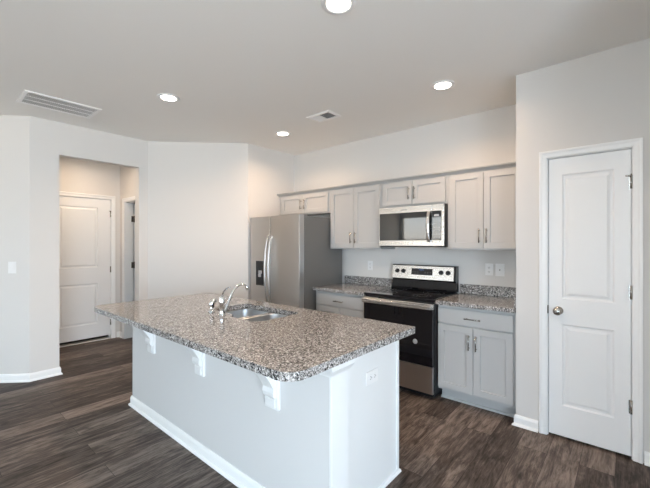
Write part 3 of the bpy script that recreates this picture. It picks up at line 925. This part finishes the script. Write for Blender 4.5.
# horizontal outlet on the end panel: own thing
def outlet(name, label, org, u, v, n, w, h, kind, cat='outlet', group=None):
    """wall plate centred at org, width along u, height along v, facing n"""
    o = thing(name, label, cat, org, group)
    U, V, N_ = Vector(u), Vector(v), Vector(n)
    def B(bm, a0, a1, b0, b1, c0, c1, mi=0):
        pts = [Vector(org) + U * a + V * b + N_ * c0 for a, b in ((a0, b0), (a1, b0), (a1, b1), (a0, b1))]
        prism(bm, pts, N_ * (c1 - c0), mi)
    bm = new(); B(bm, -w / 2, w / 2, -h / 2, h / 2, 0.0006, 0.006); obj('wall_plate', bm, 'plastic_white', o, 0.002)
    if kind == 'duplex':      # v is the long direction
        for s in (-1, 1):
            bm = new(); B(bm, -0.017, 0.017, s * 0.0205 - 0.014, s * 0.0205 + 0.014, 0.0062, 0.0085); rc = obj('receptacle', bm, 'plastic_white', o, 0.003)
            bm = new(); B(bm, -0.008, -0.0055, s * 0.0205 - 0.004, s * 0.0205 + 0.006, 0.0086, 0.0089); B(bm, 0.0055, 0.008, s * 0.0205 - 0.004, s * 0.0205 + 0.005, 0.0086, 0.0089)
            B(bm, -0.0025, 0.0025, s * 0.0205 - 0.011, s * 0.0205 - 0.0065, 0.0086, 0.0089); obj('slots', bm, 'slot_dark', rc)
    elif kind == 'rocker':
        bm = new(); B(bm, -0.0165, 0.0165, -0.033, 0.033, 0.0062, 0.0085)
        pts = [Vector(org) + U * -0.0145 + V * b + N_ * c for b, c in ((-0.031, 0.0086), (-0.031, 0.0135), (0.0, 0.0115), (0.031, 0.0090), (0.031, 0.0086))]
        prism(bm, pts, U * 0.029); obj('rocker', bm, 'plastic_white', o)
    elif kind == 'coax':
        bm = new(); n0 = Vector(org)
        tube(bm, [n0 + N_ * 0.0062, n0 + N_ * 0.015], 0.0055, 12); obj('connector', bm, 'dark_metal', o)
    return o
ox = -1.0888
outlet('outlet', 'white double socket set sideways in the end of the island', (ox, 1.668, 0.679), (0, 0, 1), (0, -1, 0), (1, 0, 0), 0.072, 0.118, 'duplex')
outlet('outlet', 'white double socket on the wall left of the range', (-2.438, WK, 1.152), (1, 0, 0), (0, 0, 1), (0, -1, 0), 0.072, 0.116, 'duplex')
outlet('outlet', 'white double socket right of the range, left of a cable plate', (-1.042, WK, 1.168), (1, 0, 0), (0, 0, 1), (0, -1, 0), 0.072, 0.116, 'duplex')
outlet('cable_plate', 'white wall plate with one small round connector, nearest the pantry corner', (-0.943, WK, 1.168), (1, 0, 0), (0, 0, 1), (0, -1, 0), 0.082, 0.120, 'coax', 'wall plate')
s2 = math.sqrt(.5)
outlet('light_switch', 'white rocker light switch on the diagonal wall left of the hall doorway', (-4.811, 0.662, 1.178), (s2, s2, 0), (0, 0, 1), (s2, -s2, 0), 0.076, 0.120, 'rocker', 'switch')

# island countertop with the sink cut-out
def rounded(pts_r, seg=8):
    """corner-rounded closed polygon; pts_r = [(x, y, r)] counter-clockwise"""
    out = []; n = len(pts_r)
    for i in range(n):
        p = Vector(pts_r[i][:2]); r = pts_r[i][2]
        a = Vector(pts_r[i - 1][:2]); b = Vector(pts_r[(i + 1) % n][:2])
        da = (a - p).normalized(); db = (b - p).normalized()
        ang = da.angle(db)
        if r < 1e-4: out.append((p.x, p.y)); continue
        d = r / math.tan(ang / 2)
        p0 = p + da * d; p1 = p + db * d
        c = p + (da + db).normalized() * (r / math.sin(ang / 2))
        v0 = p0 - c; v1 = p1 - c
        th = v0.angle(v1)
        cr = v0.x * v1.y - v0.y * v1.x
        sg = 1 if cr > 0 else -1
        for k in range(seg + 1):
            t = sg * th * k / seg
            out.append((c.x + v0.x * math.cos(t) - v0.y * math.sin(t), c.y + v0.x * math.sin(t) + v0.y * math.cos(t)))
    return out

outer = rounded([(-3.325, 0.942, 0.10), (-0.985, 0.942, 0.085), (-0.985, 2.000, 0.012), (-3.325, 2.000, 0.09)], 8)
hole = rounded([(-2.462, 1.500, 0.085), (-2.150, 1.500, 0.03), (-2.110, 1.442, 0.03), (-1.815, 1.442, 0.08), (-1.815, 1.852, 0.07), (-2.462, 1.852, 0.07)], 7)
ZC0, ZC1 = 0.876, 0.914
bm = new()
def loop(pts, z): return [bm.verts.new((x, y, z)) for x, y in pts]
tops = []
for pts in (outer, hole):
    t_ = loop(pts, ZC1); b_ = loop(pts, ZC0); tops.append((t_, b_))
def fill(la, lb):
    es = []
    for L_ in (la, lb):
        for i in range(len(L_)):
            e_ = bm.edges.get((L_[i], L_[(i + 1) % len(L_)])) or bm.edges.new((L_[i], L_[(i + 1) % len(L_)])); es.append(e_)
    bmesh.ops.triangle_fill(bm, use_beauty=True, use_dissolve=False, edges=es)
fill(tops[0][0], tops[1][0]); fill(tops[0][1], tops[1][1])
for t_, b_ in tops:
    n = len(t_)
    for i in range(n): bm.faces.new((t_[i], t_[(i + 1) % n], b_[(i + 1) % n], b_[i]))
ct = obj('countertop', bm, 'granite', None, 0.004, 2, 40)
ct.data.transform(Matrix.Translation((2.155, -1.471, -ZC0))); ct.location = (-2.155, 1.471, ZC0)
tag(ct, 'long speckled granite countertop with rounded corners on the white island', 'countertop')

# sink: two bowls under the cut-out
sk = thing('sink', 'stainless double bowl sink set under the island countertop', 'sink', (-2.14, 1.66, 0.68))
def bowl(pts, depth):
    bm = new(); n = len(pts); zt = ZC0 - 0.001
    cxm = sum(p[0] for p in pts) / n; cym = sum(p[1] for p in pts) / n
    def ringf(ins, z):
        return [bm.verts.new((cxm + (x - cxm) * ins, cym + (y - cym) * ins, z)) for x, y in pts]
    prof = [(1.06, zt - 0.0), (1.0, zt - 0.0), (0.99, zt - 0.01), (0.955, zt - depth + 0.03), (0.90, zt - depth + 0.006), (0.82, zt - depth), (0.14, zt - depth - 0.004)]
    rings = [ringf(a, z) for a, z in prof]
    rings += [ringf(a, z) for a, z in [(0.14, zt - depth - 0.007), (0.82, zt - depth - 0.003), (0.92, zt - depth + 0.004), (0.965, zt - depth + 0.03), (1.005, zt - 0.01), (1.06, zt - 0.002)]]
    m_ = len(rings)
    for i in range(m_):
        A, B_ = rings[i], rings[(i + 1) % m_]
        for k in range(n):
            f = bm.faces.new((A[k], A[(k + 1) % n], B_[(k + 1) % n], B_[k])); f.smooth = True
    return bm
lb = rounded([(-2.470, 1.492, 0.09), (-2.165, 1.492, 0.07), (-2.165, 1.860, 0.07), (-2.470, 1.860, 0.08)], 7)
rb = rounded([(-2.128, 1.434, 0.07), (-1.807, 1.434, 0.09), (-1.807, 1.860, 0.08), (-2.128, 1.860, 0.07)], 7)
obj('bowl', bowl(lb, 0.17), 'sink_steel', sk); obj('bowl', bowl(rb, 0.20), 'sink_steel', sk)
simple('divider', [((-2.1545, 1.52, 0.812), (-2.1400, 1.84, 0.835))], 'sink_steel', sk, 0.004)
for x, y, z in ((-2.3175, 1.676, ZC0 - 0.174), (-1.9675, 1.647, ZC0 - 0.204)):
    bm = new(); lathe(bm, [(0.0, 0.003), (0.012, 0.004), (0.030, 0.002), (0.042, 0.003), (0.044, 0.0)], (x, y, z + .001), 'z', 24); obj('drain', bm, 'chrome', sk)

# faucet
fx, fy, fz = -2.198, 1.432, ZC1 + 0.0008
fc = thing('faucet', 'chrome single lever faucet with arched spout at the island sink', 'faucet', (fx, fy, fz))
bm = new()
lathe(bm, [(0, 0), (0.026, 0), (0.026, 0.004), (0.020, 0.008), (0.0185, 0.014), (0.0185, 0.078), (0.0225, 0.082), (0.0235, 0.090), (0.0225, 0.100), (0.0215, 0.104), (0.0215, 0.118), (0.017, 0.128), (0.008, 0.133), (0, 0.134)], (fx, fy, fz), 'z', 28)
obj('body', bm, 'chrome', fc)
bm = new()
sp = [(fx, fy + 0.012, fz + 0.018), (fx, fy + 0.030, fz + 0.040), (fx + .001, fy + 0.060, fz + 0.100), (fx + .002, fy + 0.085, fz + 0.150), (fx + .004, fy + 0.110, fz + 0.182), (fx + .006, fy + 0.140, fz + 0.200), (fx + .008, fy + 0.170, fz + 0.203), (fx + .010, fy + 0.195, fz + 0.193), (fx + .012, fy + 0.212, fz + 0.172), (fx + .012, fy + 0.216, fz + 0.160)]
# smooth the path
def catmull(P, n=5):
    P = [Vector(p) for p in P]; out = []
    for i in range(len(P) - 1):
        p0, p1, p2, p3 = P[max(i - 1, 0)], P[i], P[i + 1], P[min(i + 2, len(P) - 1)]
        for k in range(n):
            t = k / n
            out.append(0.5 * ((2 * p1) + (p2 - p0) * t + (2 * p0 - 5 * p1 + 4 * p2 - p3) * t * t + (3 * p1 - p0 - 3 * p2 + p3) * t ** 3))
    out.append(P[-1]); return out
sm = catmull(sp); nn = len(sm)
tube(bm, sm, [0.0115 - 0.002 * min(1, i / nn * 1.6) + (0.0035 if i > nn - 9 else 0) for i in range(nn)], 14)
obj('spout', bm, 'chrome', fc)
bm = new()
lv = catmull([(fx, fy, fz + 0.128), (fx + 0.010, fy, fz + 0.150), (fx + 0.034, fy, fz + 0.178), (fx + 0.066, fy, fz + 0.198), (fx + 0.100, fy, fz + 0.205)])
tube(bm, lv, [0.0075 - 0.0025 * i / len(lv) for i in range(len(lv))], 10)
obj('lever', bm, 'chrome', fc)
sx_, sy_ = -2.345, 1.438
spy = thing('side_sprayer', 'short chrome side sprayer in its holder, left of the faucet', 'sprayer', (sx_, sy_, fz))
bm = new(); lathe(bm, [(0, 0), (0.026, 0), (0.025, 0.008), (0.018, 0.014), (0.017, 0.026), (0, 0.026)], (sx_, sy_, fz), 'z', 24); obj('holder', bm, 'chrome', spy)
bm = new(); tube(bm, [(sx_, sy_, fz + .0265), (sx_, sy_, fz + 0.050), (sx_, sy_ + 0.003, fz + 0.066), (sx_, sy_ + 0.014, fz + 0.080), (sx_, sy_ + 0.034, fz + 0.086)], [0.014, 0.018, 0.021, 0.021, 0.016], 16); obj('spray_head', bm, 'chrome', spy)
bm = new(); bx(bm, (sx_ + 0.019, sy_ - 0.006, fz + 0.035), (sx_ + 0.026, sy_ + 0.008, fz + 0.070)); obj('trigger', bm, 'black_matte', spy, 0.002)

# ------------------------------------------------------------------ ceiling fixtures
def can(x, y, label, power=8.4, tint=(1.0, 0.67, 0.43)):
    o = thing('recessed_light', label, 'ceiling light', (x, y, H), 'recessed ceiling lights')
    bm = new(); lathe(bm, [(0.066, -0.0008), (0.095, -0.0008), (0.0945, -0.005), (0.088, -0.008), (0.072, -0.009), (0.066, -0.006), (0.066, -0.0008)], (x, y, H), 'z', 48); obj('trim_ring', bm, 'plastic_white', o)
    bm = new(); lathe(bm, [(0.0655, -0.001), (0.0655, -0.003), (0.05, -0.0065), (0.0, -0.0075)], (x, y, H), 'z', 48); obj('lens', bm, 'lamp_lens', o)
    l = bpy.data.lights.new('lamp', 'AREA'); l.shape = 'DISK'; l.size = 0.12; l.energy = power; l.color = tint; l.spread = math.radians(150)
    lo = bpy.data.objects.new('lamp', l); C.objects.link(lo); lo.parent = o; lo.location = (0, 0, -0.012)
    return o
can(-3.15, 1.500, 'round recessed ceiling light above the left end of the island')
can(-1.170, 2.870, 'round recessed ceiling light in front of the right wall cabinet')
can(-3.134, 2.879, 'round recessed ceiling light near the corner above the refrigerator')
can(-1.206, 1.519, 'round recessed ceiling light at the top edge of the picture, nearest the camera')
can(-5.30, 1.42, 'round recessed light in the hall ceiling behind the doorway', 7.4, (1.0, 0.73, 0.50))
# return air grille
gr = thing('air_return_grille', 'long white slotted air return grille in the ceiling', 'vent', (-4.11, 0.91, H))
gx0, gx1, gy0, gy1 = -4.300, -3.918, 0.618, 1.204
bm = new(); z0, z1 = H - 0.010, H - 0.0006; t = 0.030
bx(bm, (gx0, gy0, z0), (gx0 + t, gy1, z1)); bx(bm, (gx1 - t, gy0, z0), (gx1, gy1, z1)); bx(bm, (gx0 + t, gy0, z0), (gx1 - t, gy0 + t, z1)); bx(bm, (gx0 + t, gy1 - t, z0), (gx1 - t, gy1, z1))
gw = (gx1 - gx0 - 2 * t) / 3
for k in (1, 2): bx(bm, (gx0 + t + gw * k - .003, gy0 + t, z0 + .001), (gx0 + t + gw * k + .003, gy1 - t, z1))
obj('frame', bm, 'vent_white', gr, 0.003)
bm = new()
y = gy0 + t + 0.008
while y < gy1 - t - 0.004:
    for k in range(3):
        vv = bx(bm, (gx0 + t + gw * k + .0035, -0.0052, -0.0007), (gx0 + t + gw * (k + 1) - .0035, 0.0045, 0.0007)); rm = Matrix.Rotation(math.radians(-58), 4, 'X')
        for v in vv: v.co = rm @ v.co + Vector((0, y, H - 0.0058))
    y += 0.0145
obj('slats', bm, 'plastic_white', gr)
bm = new(); bx(bm, (gx0 + t, gy0 + t, H - 0.0010), (gx1 - t, gy1 - t, H - 0.0004)); obj('duct_shade_sheet', bm, 'duct_shade', gr)  # flat dark sheet on the ceiling, painted shade of the duct behind the slats
# supply register
sr = thing('supply_register', 'small white ceiling register with one half dark, over the kitchen', 'vent', (-2.39, 2.76, H))
rx0, rx1, ry0, ry1 = -2.545, -2.240, 2.662, 2.868
bm = new(); t = 0.034
bx(bm, (rx0, ry0, z0), (rx0 + t, ry1, z1)); bx(bm, (rx1 - t, ry0, z0), (rx1, ry1, z1)); bx(bm, (rx0 + t, ry0, z0), (rx1 - t, ry0 + t, z1)); bx(bm, (rx0 + t, ry1 - t, z0), (rx1 - t, ry1, z1))
obj('frame', bm, 'vent_white', sr, 0.003)
bm = new(); xm = -2.392; x = rx0 + t + 0.007
while x < rx1 - t - 0.003:
    vv = bx(bm, (-0.0075, ry0 + t + .0005, -0.0006), (0.0075, ry1 - t - .0005, 0.0006))
    rm = Matrix.Rotation(math.radians(-38 if x < xm else 42), 4, 'Y')
    for v in vv: v.co = rm @ v.co + Vector((x, 0, H - 0.0062))
    x += 0.0125 if x < xm else 0.020
obj('louvres', bm, 'plastic_white', sr)
bm = new(); bx(bm, (rx0 + t, ry0 + t, H - 0.0010), (rx1 - t, ry1 - t, H - 0.0004)); obj('duct_shade_sheet', bm, 'duct_shade', sr)  # flat dark sheet, shade of the duct seen between the louvres as colour
